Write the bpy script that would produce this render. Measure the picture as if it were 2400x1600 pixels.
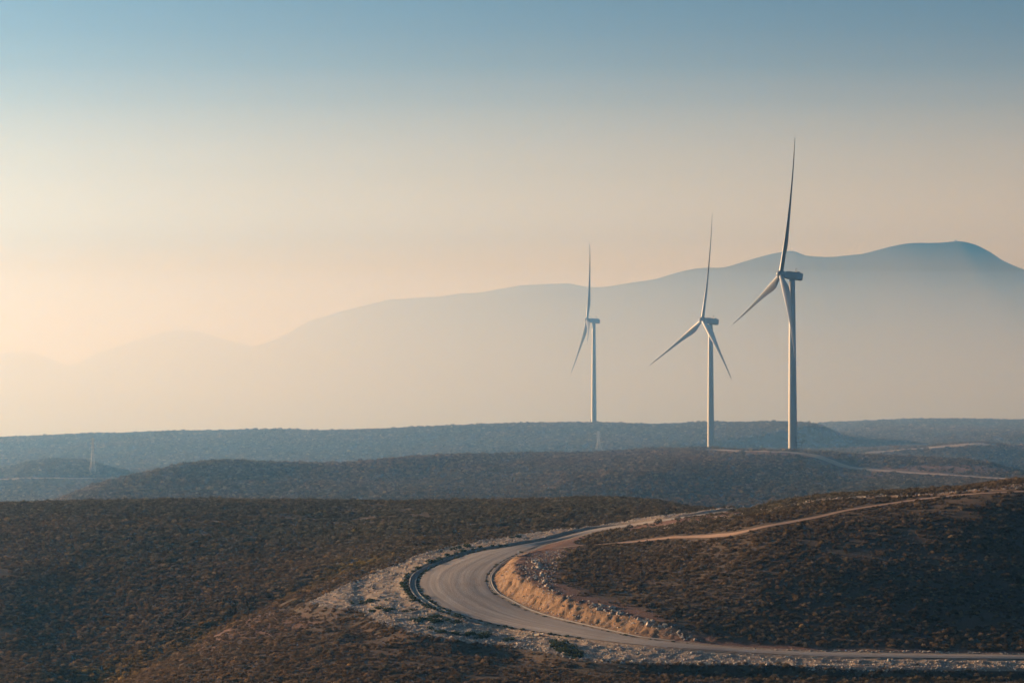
import bpy, bmesh, math, random
import numpy as np
from mathutils import Vector, Matrix

random.seed(7)
rng = np.random.default_rng(11)
R = math.radians
for o in list(bpy.data.objects):
    bpy.data.objects.remove(o)
scene = bpy.context.scene
COL = scene.collection

# ------------------------------------------------------------------ camera
W0, H0 = 2400.0, 1600.0
LENS = 85.0
F = W0 * LENS / 36.0                 # focal length in photograph pixels
PITCH = math.atan(200.0 / F)         # level horizon lies 200 px below the middle
cam_d = bpy.data.cameras.new('camera')
cam_d.lens = LENS
cam_d.sensor_width = 36.0
cam_d.clip_start = 1.0
cam_d.clip_end = 80000.0
cam = bpy.data.objects.new('camera', cam_d)
cam.location = (0, 0, 0)
cam.rotation_euler = (math.pi / 2 + PITCH, 0, 0)
COL.objects.link(cam)
scene.camera = cam

# ------------------------------------------------------------------ sky, sun, exposure
SUN_EL, SUN_AZ = R(9.0), R(-57.0)   # azimuth from +Y, negative = to the left
world = bpy.data.worlds.new('World')
scene.world = world
world.use_nodes = True
wn, wl = world.node_tree.nodes, world.node_tree.links
wn.clear()
sky_n = wn.new('ShaderNodeTexSky')
sky_n.sky_type = 'NISHITA'
sky_n.sun_disc = False
sky_n.sun_elevation = SUN_EL
sky_n.sun_rotation = SUN_AZ
sky_n.altitude = 300.0
sky_n.air_density = 1.0
sky_n.dust_density = 4.0
sky_n.ozone_density = 4.5
bg = wn.new('ShaderNodeBackground')
bg.inputs['Strength'].default_value = 0.05
wo = wn.new('ShaderNodeOutputWorld')
wl.new(sky_n.outputs['Color'], bg.inputs['Color'])
wl.new(bg.outputs[0], wo.inputs['Surface'])

sun_d = bpy.data.lights.new('sun', 'SUN')
sun_d.energy = 5.0
sun_d.angle = R(0.5)
sun_d.color = (1.0, 0.76, 0.55)
sun = bpy.data.objects.new('sun', sun_d)
sdir = Vector((math.sin(SUN_AZ) * math.cos(SUN_EL), math.cos(SUN_AZ) * math.cos(SUN_EL), math.sin(SUN_EL)))
sun.rotation_euler = (-sdir).to_track_quat('-Z', 'Y').to_euler()
COL.objects.link(sun)

vs = scene.view_settings
vs.view_transform = 'Standard'
vs.look = 'None'
vs.gamma = 1.0
vs.use_curve_mapping = False
vs.exposure = 1.06

scene.render.engine = 'CYCLES'
cy = scene.cycles
cy.use_denoising = True
cy.denoiser = 'OPENIMAGEDENOISE'
cy.denoising_prefilter = 'ACCURATE'
cy.max_bounces = 4
cy.diffuse_bounces = 2
cy.glossy_bounces = 1
cy.transmission_bounces = 0
cy.volume_bounces = 1
cy.use_adaptive_sampling = False
cy.sample_clamp_indirect = 4.0

# ------------------------------------------------------------------ helpers
def tz_of(v):
    b = (800.0 - np.asarray(v, float)) / F
    return (math.sin(PITCH) + b * math.cos(PITCH)) / (math.cos(PITCH) - b * math.sin(PITCH))

def s_of(u, v=1000.0):
    b = (800.0 - np.asarray(v, float)) / F
    return (np.asarray(u, float) - 1200.0) / F / (math.cos(PITCH) - b * math.sin(PITCH))

def pchip_slopes(x, y):
    h = np.diff(x, axis=0)
    d = np.diff(y, axis=0) / h
    m = np.zeros_like(y)
    if len(x) > 2:
        w1 = 2 * h[1:] + h[:-1]
        w2 = h[1:] + 2 * h[:-1]
        same = (d[:-1] * d[1:]) > 0
        d0 = np.where(same, d[:-1], 1.0)
        d1 = np.where(same, d[1:], 1.0)
        m[1:-1] = np.where(same, (w1 + w2) / (w1 / d0 + w2 / d1), 0.0)
    m[0] = d[0]
    m[-1] = d[-1]
    return m

def pchip(x, y, q):
    x = np.asarray(x, float)
    y = np.asarray(y, float)
    q = np.clip(np.asarray(q, float), x[0], x[-1])
    m = pchip_slopes(x, y)
    i = np.clip(np.searchsorted(x, q) - 1, 0, len(x) - 2)
    h = x[i + 1] - x[i]
    t = (q - x[i]) / h
    return ((2 * t**3 - 3 * t**2 + 1) * y[i] + (t**3 - 2 * t**2 + t) * h * m[i]
            + (-2 * t**3 + 3 * t**2) * y[i + 1] + (t**3 - t**2) * h * m[i + 1])

def sstep(a, b, x):
    t = np.clip((x - a) / (b - a), 0, 1)
    return t * t * (3 - 2 * t)

_lat = np.random.default_rng(5).random((512, 512))
def vnoise(x, y):
    xi = np.floor(x).astype(int)
    yi = np.floor(y).astype(int)
    fx = x - xi
    fy = y - yi
    fx = fx * fx * (3 - 2 * fx)
    fy = fy * fy * (3 - 2 * fy)
    a = _lat[xi % 512, yi % 512]
    b = _lat[(xi + 1) % 512, yi % 512]
    c = _lat[xi % 512, (yi + 1) % 512]
    d = _lat[(xi + 1) % 512, (yi + 1) % 512]
    return (a * (1 - fx) + b * fx) * (1 - fy) + (c * (1 - fx) + d * fx) * fy - 0.5

def fbm(x, y, o=4):
    r = 0
    a = 1.0
    for k in range(o):
        r = r + a * vnoise(x + 37.1 * k, y - 17.3 * k)
        x = x * 2.03
        y = y * 2.03
        a *= 0.5
    return r

def mesh_np(name, verts, faces, smooth=True, mats=()):
    """verts (n,3), faces (m,k) with k = 3 or 4"""
    me = bpy.data.meshes.new(name)
    verts = np.ascontiguousarray(verts, dtype=np.float32)
    faces = np.ascontiguousarray(faces, dtype=np.int32)
    me.vertices.add(len(verts))
    me.vertices.foreach_set('co', verts.ravel())
    k = faces.shape[1]
    me.loops.add(faces.size)
    me.loops.foreach_set('vertex_index', faces.ravel())
    me.polygons.add(len(faces))
    me.polygons.foreach_set('loop_start', np.arange(0, faces.size, k, dtype=np.int32))
    me.polygons.foreach_set('use_smooth', np.full(len(faces), smooth, dtype=bool))
    me.update(calc_edges=True)
    for m in mats:
        me.materials.append(m)
    return me

def grid_faces(nr, nc):
    i = np.arange(nr - 1)[:, None] * nc + np.arange(nc - 1)[None, :]
    return np.stack([i, i + 1, i + nc + 1, i + nc], -1).reshape(-1, 4)

def link(name, data, parent=None, label=None, cat=None, group=None, kind=None, loc=None):
    o = bpy.data.objects.new(name, data)
    COL.objects.link(o)
    if parent is not None:
        o.parent = parent
    if loc is not None:
        o.location = loc
    if label:
        o['label'] = label
    if cat:
        o['category'] = cat
    if group:
        o['group'] = group
    if kind:
        o['kind'] = kind
    return o

def bm_obj(name, bm, mat, parent=None, smooth=False, **kw):
    me = bpy.data.meshes.new(name)
    bm.to_mesh(me)
    bm.free()
    me.materials.append(mat)
    if smooth:
        me.polygons.foreach_set('use_smooth', [True] * len(me.polygons))
    return link(name, me, parent, **kw)

def add_box(bm, c, size, rot=None):
    mt = Matrix.Translation(Vector(c))
    if rot is not None:
        mt = mt @ rot.to_4x4()
    mt = mt @ Matrix.Diagonal((size[0], size[1], size[2], 1))
    bmesh.ops.create_cube(bm, size=1.0, matrix=mt)

def add_bar(bm, p0, p1, r, n=5, r1=None):
    p0 = Vector(p0)
    p1 = Vector(p1)
    d = p1 - p0
    q = d.to_track_quat('Z', 'Y').to_matrix().to_4x4()
    bmesh.ops.create_cone(bm, cap_ends=True, segments=n, radius1=r, radius2=r if r1 is None else r1,
                          depth=d.length, matrix=Matrix.Translation((p0 + p1) / 2) @ q)

def revolve(profile, n=40):
    """profile: list of (radius, z) -> verts, quads"""
    v = []
    for r, z in profile:
        for k in range(n):
            a = 2 * math.pi * k / n
            v.append((r * math.cos(a), r * math.sin(a), z))
    f = []
    for i in range(len(profile) - 1):
        for k in range(n):
            f.append((i * n + k, i * n + (k + 1) % n, (i + 1) * n + (k + 1) % n, (i + 1) * n + k))
    return np.array(v), np.array(f)

# ------------------------------------------------------------------ materials
def new_mat(name):
    m = bpy.data.materials.new(name)
    m.use_nodes = True
    nt = m.node_tree
    b = nt.nodes['Principled BSDF']
    b.inputs['Specular IOR Level'].default_value = 0.25
    return m, nt.nodes, nt.links, b

def simple_mat(name, col, rough=0.7, var=0.12, scale=3.0, spec=0.25):
    m, n, l, b = new_mat(name)
    tc = n.new('ShaderNodeTexCoord')
    nz = n.new('ShaderNodeTexNoise')
    nz.inputs['Scale'].default_value = scale
    nz.inputs['Detail'].default_value = 5
    l.new(tc.outputs['Object'], nz.inputs['Vector'])
    mx = n.new('ShaderNodeMix')
    mx.data_type = 'RGBA'
    mx.inputs[6].default_value = tuple(c * (1 - var) for c in col) + (1,)
    mx.inputs[7].default_value = tuple(min(1, c * (1 + var)) for c in col) + (1,)
    l.new(nz.outputs['Fac'], mx.inputs[0])
    l.new(mx.outputs[2], b.inputs['Base Color'])
    b.inputs['Roughness'].default_value = rough
    b.inputs['Specular IOR Level'].default_value = spec
    return m

def mixrgb(n, l, fac, a, bcol):
    mx = n.new('ShaderNodeMix')
    mx.data_type = 'RGBA'
    for sock, val in ((mx.inputs[0], fac), (mx.inputs[6], a), (mx.inputs[7], bcol)):
        if hasattr(val, 'links'):
            l.new(val, sock)
        elif isinstance(val, (tuple, list)):
            sock.default_value = tuple(val) + (1,) if len(val) == 3 else val
        else:
            sock.default_value = val
    return mx.outputs[2]

def noise(n, l, vec, scale, detail=6, rough=0.6):
    nz = n.new('ShaderNodeTexNoise')
    nz.inputs['Scale'].default_value = scale
    nz.inputs['Detail'].default_value = detail
    nz.inputs['Roughness'].default_value = rough
    l.new(vec, nz.inputs['Vector'])
    return nz.outputs['Fac']

def ramp(n, l, fac, lo, hi, a=0.0, b=1.0):
    mr = n.new('ShaderNodeMapRange')
    mr.inputs[1].default_value = lo
    mr.inputs[2].default_value = hi
    mr.inputs[3].default_value = a
    mr.inputs[4].default_value = b
    l.new(fac, mr.inputs[0])
    return mr.outputs[0]

def ground_material():
    m, n, l, b = new_mat('hillside_soil')
    geo = n.new('ShaderNodeNewGeometry')
    pos = geo.outputs['Position']
    at = n.new('ShaderNodeAttribute')
    at.attribute_name = 'mask'
    sep = n.new('ShaderNodeSeparateColor')
    l.new(at.outputs['Color'], sep.inputs[0])
    big = noise(n, l, pos, 0.03, 4)
    mid = noise(n, l, pos, 0.45, 6)
    fine = noise(n, l, pos, 4.0, 6)
    soil = mixrgb(n, l, ramp(n, l, big, 0.35, 0.65), (0.095, 0.060, 0.044), (0.110, 0.080, 0.058))
    soil = mixrgb(n, l, ramp(n, l, mid, 0.45, 0.7), soil, (0.075, 0.062, 0.044))
    soil = mixrgb(n, l, ramp(n, l, fine, 0.58, 0.85), soil, (0.17, 0.125, 0.092))
    rub = mixrgb(n, l, ramp(n, l, fine, 0.35, 0.65), (0.25, 0.19, 0.14), (0.38, 0.30, 0.225))
    rub = mixrgb(n, l, ramp(n, l, mid, 0.5, 0.75), rub, (0.28, 0.19, 0.14))
    bank = mixrgb(n, l, ramp(n, l, fine, 0.3, 0.7), (0.215, 0.122, 0.066), (0.36, 0.225, 0.128))
    bank = mixrgb(n, l, ramp(n, l, mid, 0.45, 0.75), bank, (0.23, 0.165, 0.115))
    red = mixrgb(n, l, ramp(n, l, fine, 0.35, 0.7), (0.13, 0.065, 0.045), (0.235, 0.14, 0.105))
    c = mixrgb(n, l, sep.outputs[2], soil, red)
    c = mixrgb(n, l, sep.outputs[0], c, rub)
    c = mixrgb(n, l, sep.outputs[1], c, bank)
    l.new(c, b.inputs['Base Color'])
    b.inputs['Roughness'].default_value = 0.95
    b.inputs['Specular IOR Level'].default_value = 0.1
    bp = n.new('ShaderNodeBump')
    bp.inputs['Strength'].default_value = 0.9
    bp.inputs['Distance'].default_value = 0.25
    l.new(noise(n, l, pos, 2.2, 8, 0.7), bp.inputs['Height'])
    l.new(bp.outputs[0], b.inputs['Normal'])
    return m

def road_material(name, c0, c1, rut=0.5):
    """gravel; UV x runs across the road, UV y along it in metres"""
    m, n, l, b = new_mat(name)
    uv = n.new('ShaderNodeUVMap')
    uv.uv_map = 'along'
    mp = n.new('ShaderNodeMapping')
    mp.inputs['Scale'].default_value = (16.0, 0.05, 1.0)
    l.new(uv.outputs[0], mp.inputs[0])
    geo = n.new('ShaderNodeNewGeometry')
    streak = noise(n, l, mp.outputs[0], 1.0, 5, 0.65)
    fine = noise(n, l, geo.outputs['Position'], 5.0, 5)
    big = noise(n, l, geo.outputs['Position'], 0.12, 4)
    c = mixrgb(n, l, ramp(n, l, streak, 0.35, 0.66), c0, c1)
    sepuv = n.new('ShaderNodeSeparateXYZ')
    l.new(uv.outputs[0], sepuv.inputs[0])
    wob = n.new('ShaderNodeMath')
    wob.operation = 'MULTIPLY_ADD'
    l.new(noise(n, l, geo.outputs['Position'], 0.09, 2), wob.inputs[0])
    wob.inputs[1].default_value = 0.08
    l.new(sepuv.outputs[0], wob.inputs[2])
    cr = n.new('ShaderNodeValToRGB')                   # pale wheel tracks worn along the road
    el = cr.color_ramp.elements
    el[0].position, el[0].color = 0.0, (0, 0, 0, 1)
    el[1].position, el[1].color = 1.0, (0, 0, 0, 1)
    for p_, v_ in ((.17, 0), (.19, .9), (.215, 0), (.275, 0), (.295, .8), (.32, 0), (.5, 0), (.525, .35), (.56, 0), (.63, 0), (.65, .4), (.68, 0), (.8, 0), (.82, .3), (.85, 0)):
        e_ = el.new(p_)
        e_.color = (v_, v_, v_, 1)
    l.new(wob.outputs[0], cr.inputs[0])
    trk = n.new('ShaderNodeMath')
    trk.operation = 'MULTIPLY'
    l.new(cr.outputs[0], trk.inputs[0])
    l.new(ramp(n, l, noise(n, l, geo.outputs['Position'], 0.5, 3), 0.3, 0.6), trk.inputs[1])
    c = mixrgb(n, l, trk.outputs[0], c, tuple(min(1, x * 1.3) for x in c1))
    c = mixrgb(n, l, ramp(n, l, fine, 0.4, 0.75, 0, 0.45), c, tuple(x * 0.72 for x in c0))
    c = mixrgb(n, l, ramp(n, l, big, 0.45, 0.7, 0, 0.5), c, tuple(x * y for x, y in zip(c0, (0.98, 0.88, 0.80))))
    l.new(c, b.inputs['Base Color'])
    b.inputs['Roughness'].default_value = 0.93
    b.inputs['Specular IOR Level'].default_value = 0.15
    bp = n.new('ShaderNodeBump')
    bp.inputs['Strength'].default_value = rut
    bp.inputs['Distance'].default_value = 0.06
    ad = n.new('ShaderNodeMath')
    ad.operation = 'ADD'
    l.new(streak, ad.inputs[0])
    l.new(fine, ad.inputs[1])
    l.new(ad.outputs[0], bp.inputs['Height'])
    l.new(bp.outputs[0], b.inputs['Normal'])
    return m

def leaf_material(name, a, c, instancer=True, dry=None):
    m, n, l, b = new_mat(name)
    if instancer:
        at = n.new('ShaderNodeAttribute')
        at.attribute_type = 'INSTANCER'
        at.attribute_name = 'tint'
        tint = at.outputs['Color']
    oi = n.new('ShaderNodeObjectInfo')
    geo = n.new('ShaderNodeNewGeometry')
    fine = noise(n, l, geo.outputs['Position'], 6.0, 4)
    mix = n.new('ShaderNodeMath')
    mix.operation = 'MULTIPLY_ADD'
    l.new(oi.outputs['Random'], mix.inputs[0])
    mix.inputs[1].default_value = 0.6
    l.new(ramp(n, l, fine, 0.3, 0.7, 0.0, 0.4), mix.inputs[2])
    col = mixrgb(n, l, mix.outputs[0], a, c)
    if instancer:
        mul = n.new('ShaderNodeMix')
        mul.data_type = 'RGBA'
        mul.blend_type = 'MULTIPLY'
        mul.inputs[0].default_value = 1.0
        l.new(col, mul.inputs[6])
        l.new(tint, mul.inputs[7])
        col = mul.outputs[2]
    l.new(col, b.inputs['Base Color'])
    b.inputs['Roughness'].default_value = 0.9
    b.inputs['Specular IOR Level'].default_value = 0.1
    tr = n.new('ShaderNodeBsdfTranslucent')
    l.new(col, tr.inputs['Color'])
    ms = n.new('ShaderNodeMixShader')
    ms.inputs[0].default_value = 0.38
    out = n['Material Output']
    l.new(b.outputs[0], ms.inputs[1])
    l.new(tr.outputs[0], ms.inputs[2])
    l.new(ms.outputs[0], out.inputs['Surface'])
    return m

def stone_material(name, a, c):
    m, n, l, b = new_mat(name)
    oi = n.new('ShaderNodeObjectInfo')
    geo = n.new('ShaderNodeNewGeometry')
    fine = noise(n, l, geo.outputs['Position'], 5.0, 5)
    col = mixrgb(n, l, oi.outputs['Random'], a, c)
    col = mixrgb(n, l, ramp(n, l, fine, 0.45, 0.75, 0, 0.5), col, tuple(x * 0.6 for x in a))
    l.new(col, b.inputs['Base Color'])
    b.inputs['Roughness'].default_value = 0.9
    return m

M_ground = ground_material()
M_road = road_material('pale_gravel_road', (0.30, 0.25, 0.205), (0.43, 0.365, 0.305))
M_track = road_material('reddish_dirt_track', (0.26, 0.165, 0.115), (0.36, 0.25, 0.18), 0.3)
M_farroad = road_material('far_gravel_road', (0.28, 0.205, 0.155), (0.37, 0.285, 0.22), 0.3)
M_scrub = leaf_material('scrub_leaves', (0.074, 0.060, 0.044), (0.150, 0.126, 0.094))
M_shrub = leaf_material('near_scrub_leaves', (0.068, 0.056, 0.040), (0.138, 0.116, 0.086), False)
M_bush = leaf_material('green_bush_leaves', (0.026, 0.038, 0.020), (0.055, 0.070, 0.034), False)
M_stone = stone_material('limestone', (0.58, 0.49, 0.39), (0.38, 0.30, 0.23))
M_concrete = simple_mat('weathered_concrete', (0.32, 0.28, 0.235), 0.9, 0.35, 1.2)
M_tower = simple_mat('white_turbine_paint', (0.22, 0.22, 0.219), 0.42, 0.03, 0.4, 0.4)
M_steel = simple_mat('galvanised_steel', (0.30, 0.295, 0.285), 0.55, 0.12, 1.5)
M_dark = simple_mat('dark_equipment_paint', (0.09, 0.10, 0.11), 0.6, 0.15, 2.0)
M_white = simple_mat('white_sign_paint', (0.80, 0.80, 0.78), 0.5, 0.05, 4.0)
M_mount = simple_mat('mountain_rock_and_scrub', (0.060, 0.054, 0.046), 0.95, 0.3, 0.004, 0.1)

# ------------------------------------------------------------------ terrain height field
# each line is a crest, foot or break of slope: (u, distance, v) reads the height from the
# photograph's row; (u, distance, None, z) gives it in metres below the camera.
def Ln(*pts):
    return pts

LINES = [
    Ln((-900, 60, None, -38), (1200, 60, None, -38), (3300, 60, None, -38)),
    Ln((-900, 200, None, -38), (0, 200, None, -38), (1200, 200, None, -35), (3300, 200, None, -35)),
    # near slope at the bottom of the frame
    Ln((-900, 332, 1600), (0, 332, 1600), (200, 324, 1600), (400, 304, 1600), (600, 296, 1600), (1000, 292, 1600),
       (1600, 292, 1600), (2400, 290, 1600), (3300, 288, 1600)),
    # gully on the left, lower arm of the road on the right
    Ln((-900, 360, 1545), (0, 360, 1545), (200, 352, 1575), (400, 362, 1512), (600, 388, 1415), (750, 402, 1352),
       (830, 404, 1330), (900, 372, 1378), (1000, 352, 1420), (1200, 330, 1490), (1500, 322, 1503),
       (1800, 315, 1525), (2400, 308, 1539), (3300, 303, 1545)),
    # middle of the foreground slopes
    Ln((-900, 430, 1330), (0, 430, 1330), (200, 430, 1335), (400, 428, 1340), (600, 440, 1310), (750, 445, 1290),
       (900, 425, 1285), (1000, 412, 1285), (1200, 408, 1277), (1300, 394, 1300), (1500, 372, 1332),
       (1800, 350, 1330), (2100, 347, 1320), (2400, 347, 1310), (3300, 350, 1300)),
    Ln((-900, 500, 1228), (0, 500, 1228), (830, 495, 1228), (900, 485, 1228), (1000, 475, 1229), (1200, 448, 1236),
       (1390, 429, 1244), (1600, 418, 1217), (1800, 385, 1210), (2100, 376, 1188), (2400, 374, 1160), (3300, 378, 1150)),
    # crest of the foreground hill
    Ln((-900, 565, 1180), (0, 565, 1178), (400, 565, 1175), (800, 565, 1176), (1200, 560, 1172), (1430, 545, 1166),
       (1530, 525, 1171), (1600, 505, 1183), (1680, 485, 1189), (1743, 462, 1191), (1838, 426, 1180), (1940, 409, 1163),
       (2110, 398, 1155), (2229, 396, 1148), (2400, 394, 1128), (3300, 400, 1110)),
    Ln((-900, 680, None, -34), (0, 680, None, -33), (1200, 680, None, -31), (1743, 620, None, -29), (2400, 600, None, -27), (3300, 600, None, -27)),
    # foot and middle of the second hill
    Ln((-900, 770, None, -34), (100, 770, None, -33), (250, 800, 1192), (700, 810, 1192), (1200, 800, 1196),
       (1700, 800, 1200), (1984, 790, 1188), (2400, 780, 1165), (3300, 770, 1165)),
    Ln((-900, 820, None, -34), (100, 830, None, -33), (240, 870, 1158), (400, 900, 1140), (700, 930, 1132), (1000, 945, 1127),
       (1160, 905, 1142), (1300, 900, 1122), (1450, 915, 1100), (1600, 945, 1086), (1800, 975, 1086), (1900, 995, 1088),
       (1984, 1000, 1100), (2100, 985, 1108), (2200, 965, 1114), (2400, 930, 1127), (3300, 900, 1140)),
    # crest of the second hill with the turbine pad
    Ln((-900, 900, None, -35), (60, 890, None, -34), (136, 895, 1180), (238, 920, 1140), (327, 950, 1117), (408, 975, 1096), (493, 1000, 1083),
       (561, 1010, 1080), (680, 1020, 1083), (800, 1030, 1084), (918, 1040, 1074), (1020, 1050, 1069), (1224, 1080, 1063),
       (1429, 1120, 1058), (1531, 1150, 1052), (1633, 1170, 1051), (1700, 1160, 1052), (1780, 1120, 1055),
       (1858, 1100, 1058), (1940, 1085, 1062), (2025, 1060, 1072), (2180, 1045, 1073), (2240, 1035, 1072),
       (2314, 1025, 1080), (2400, 1015, 1104), (3300, 1000, 1130)),
    Ln((-900, 1130, None, -35), (136, 1130, None, -34), (327, 1140, None, -31), (500, 1180, None, -28), (1200, 1220, None, -26),
       (1700, 1290, None, -22), (1858, 1220, None, -19), (2025, 1180, None, -22), (2400, 1160, None, -27), (3300, 1160, None, -27)),
    # small hill on the left; ground between the ridges
    Ln((-900, 1330, 1120), (0, 1330, 1106), (68, 1345, 1083), (126, 1350, 1075), (170, 1345, 1078), (221, 1335, 1086), (272, 1325, 1100),
       (323, 1315, 1117), (400, 1310, None, -28), (800, 1350, None, -26), (1500, 1390, None, -20), (1665, 1410, None, -18),
       (1800, 1420, None, -16), (1900, 1400, 1062), (2025, 1380, 1061), (2160, 1390, 1049), (2297, 1400, 1039),
       (2341, 1400, 1046), (2400, 1400, 1052), (3300, 1400, 1060)),
    Ln((-900, 1500, None, -28), (126, 1500, None, -27), (400, 1500, None, -25), (1200, 1510, None, -22), (1500, 1560, None, -18),
       (1665, 1614, 1054), (1800, 1621, 1052), (1900, 1622, 1050), (1960, 1622, 1049), (2025, 1600, 1049), (2160, 1560, 1045),
       (2240, 1530, None, -16), (2300, 1520, None, -18), (2400, 1520, None, -16), (3300, 1520, None, -14)),
    Ln((-900, 1650, 1080), (0, 1650, 1075), (400, 1650, 1062), (800, 1650, 1052), (1200, 1650, 1040), (1450, 1650, 1037), (1600, 1645, 1036),
       (1700, 1643, 1024), (1800, 1642, 1013), (1870, 1643, 1003), (1916, 1650, 996), (1960, 1660, 1014), (2025, 1690, 1041),
       (2160, 1700, 1037), (2300, 1700, 1030), (2400, 1690, 1018), (3300, 1690, 1018)),
    # long far ridge
    Ln((-900, 1900, 1040), (0, 1900, 1028), (204, 1895, 1021), (408, 1890, 1013), (612, 1890, 1008), (816, 1890, 1008), (1020, 1887, 998),
       (1224, 1887, 993), (1392, 1887, 992), (1531, 1880, 994), (1673, 1860, 991), (1838, 1800, 988), (1916, 1730, 996),
       (1960, 1780, None, -9), (2025, 1820, 1028), (2200, 1830, 1019), (2400, 1830, 1014), (3300, 1830, 1012)),
    Ln((-900, 2080, None, -25), (1200, 2080, None, -22), (1838, 2060, None, -20), (1916, 2060, None, -8), (2025, 2060, 1004), (2200, 2060, 1002), (2400, 2060, 1002), (3300, 2060, 1002)),
    Ln((-900, 2350, None, -25), (1600, 2350, None, -20), (1838, 2350, None, -6), (1916, 2350, 994), (2042, 2350, 988), (2178, 2350, 984),
       (2400, 2350, 987), (3300, 2350, 992)),
    Ln((-900, 3000, None, -70), (1200, 3000, None, -70), (3300, 3000, None, -60)),
    Ln((-900, 5000, None, -125), (1200, 5000, None, -125), (3300, 5000, None, -125)),
    Ln((-900, 45000, None, -150), (1200, 45000, None, -150), (3300, 45000, None, -150)),
]

def line_eval(pts, uq):
    us = [p[0] for p in pts]
    ys = [float(p[1]) for p in pts]
    zs = [(p[1] * float(tz_of(p[2])) if p[2] is not None else float(p[3])) for p in pts]
    return pchip(us, ys, uq), pchip(us, zs, uq)

s_f = np.linspace(-0.30, 0.30, 640)
s_c = 0.30 + 1.30 * (np.linspace(0, 1, 19)[1:] ** 1.7)
S = np.concatenate([-s_c[::-1], s_f, s_c])
YR = np.concatenate([np.linspace(60, 276, 28), np.arange(280, 310, 0.7), np.arange(310, 440, 0.45), np.arange(440, 600, 0.9),
                     np.arange(600, 820, 4.0), np.arange(820, 1200, 2.6), np.arange(1200, 1700, 4.0), np.arange(1700, 2400, 6.0),
                     2400 * (45000 / 2400) ** np.linspace(0, 1, 40)])
NR, NC = len(YR), len(S)
u_col = S * F * (math.cos(PITCH) + 200.0 / F * math.sin(PITCH)) + 1200.0
LY, LZ = [], []
for ln in LINES:
    a, b_ = line_eval(ln, u_col)
    LY.append(a)
    LZ.append(b_)
LY, LZ = np.array(LY), np.array(LZ)
LM = pchip_slopes(LY, LZ)
Z0 = np.empty((NR, NC))
cols = np.arange(NC)
for r, yq in enumerate(YR):
    k = np.clip((LY <= yq).sum(0) - 1, 0, len(LINES) - 2)
    y0, y1 = LY[k, cols], LY[k + 1, cols]
    h = y1 - y0
    t = np.clip((yq - y0) / h, 0, 1)
    Z0[r] = ((2 * t**3 - 3 * t**2 + 1) * LZ[k, cols] + (t**3 - 2 * t**2 + t) * h * LM[k, cols]
             + (-2 * t**3 + 3 * t**2) * LZ[k + 1, cols] + (t**3 - t**2) * h * LM[k + 1, cols])
# ease the hills sideways so that no crease runs down a slope
kern = np.exp(-(np.arange(-14, 15) / 6.0)**2)
kern /= kern.sum()
far_rows = np.where(YR > 640)[0]
for r in far_rows:
    Z0[r] = np.where(np.abs(S) < 0.29, np.convolve(np.pad(Z0[r], 14, mode='edge'), kern, 'valid'), Z0[r])
GX = S[None, :] * YR[:, None]
GY = np.repeat(YR[:, None], NC, 1)

def height(Z, x, y):
    """bilinear height of field Z at world x, y"""
    x = np.asarray(x, float)
    y = np.asarray(y, float)
    s = x / y
    i = np.clip(np.searchsorted(YR, y) - 1, 0, NR - 2)
    j = np.clip(np.searchsorted(S, s) - 1, 0, NC - 2)
    ty = np.clip((y - YR[i]) / (YR[i + 1] - YR[i]), 0, 1)
    ts = np.clip((s - S[j]) / (S[j + 1] - S[j]), 0, 1)
    return ((Z[i, j] * (1 - ts) + Z[i, j + 1] * ts) * (1 - ty)
            + (Z[i + 1, j] * (1 - ts) + Z[i + 1, j + 1] * ts) * ty)

def ground_hit(Z, u, v, y0=250.0, y1=2400.0):
    """where the view line through photograph pixel (u, v) first meets the ground"""
    s = float(s_of(u, v))
    t = float(tz_of(v))
    ys = np.arange(y0, y1, 0.5)
    d = height(Z, s * ys, ys) - t * ys
    k = np.argmax(d >= 0)
    if d[k] < 0:
        k = int(np.argmax(d))
        y = ys[k]
    elif k == 0:
        y = ys[0]
    else:
        y = ys[k - 1] + 0.5 * (-d[k - 1]) / (d[k] - d[k - 1])
    return np.array([s * y, y, float(height(Z, s * y, y))])

# ---- road edges, traced as pairs of points on its outer and inner side
PAIRS = [((1735, 1193), (1735, 1195)), ((1640, 1205), (1640, 1208.5)), ((1560, 1216), (1560, 1220)), ((1480, 1227), (1480, 1232)),
         ((1395, 1239), (1395, 1246.5)), ((1302, 1262), (1330, 1261)), ((1208, 1279), (1275, 1274)), ((1128, 1291), (1235, 1288)),
         ((1068, 1309), (1203, 1301)), ((1021, 1328), (1171, 1318)), ((995, 1343), (1150, 1335)), ((986, 1360), (1139, 1353)),
         ((988, 1379), (1142, 1372)), ((1002, 1398), (1155, 1390)), ((1030, 1417), (1182, 1405)), ((1068, 1435), (1225, 1427)),
         ((1138, 1456), (1278, 1445)), ((1208, 1471), (1348, 1462)), ((1302, 1485), (1418, 1478)), ((1395, 1498), (1489, 1493)),
         ((1500, 1510), (1577, 1504)), ((1615, 1519), (1672, 1514)), ((1730, 1527), (1768, 1521)), ((1883, 1535), (1900, 1527)),
         ((2036, 1539), (2050, 1531)), ((2265, 1542), (2270, 1534)), ((2400, 1543), (2400, 1535)), ((2700, 1545), (2700, 1537))]
NP = len(PAIRS)

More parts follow.
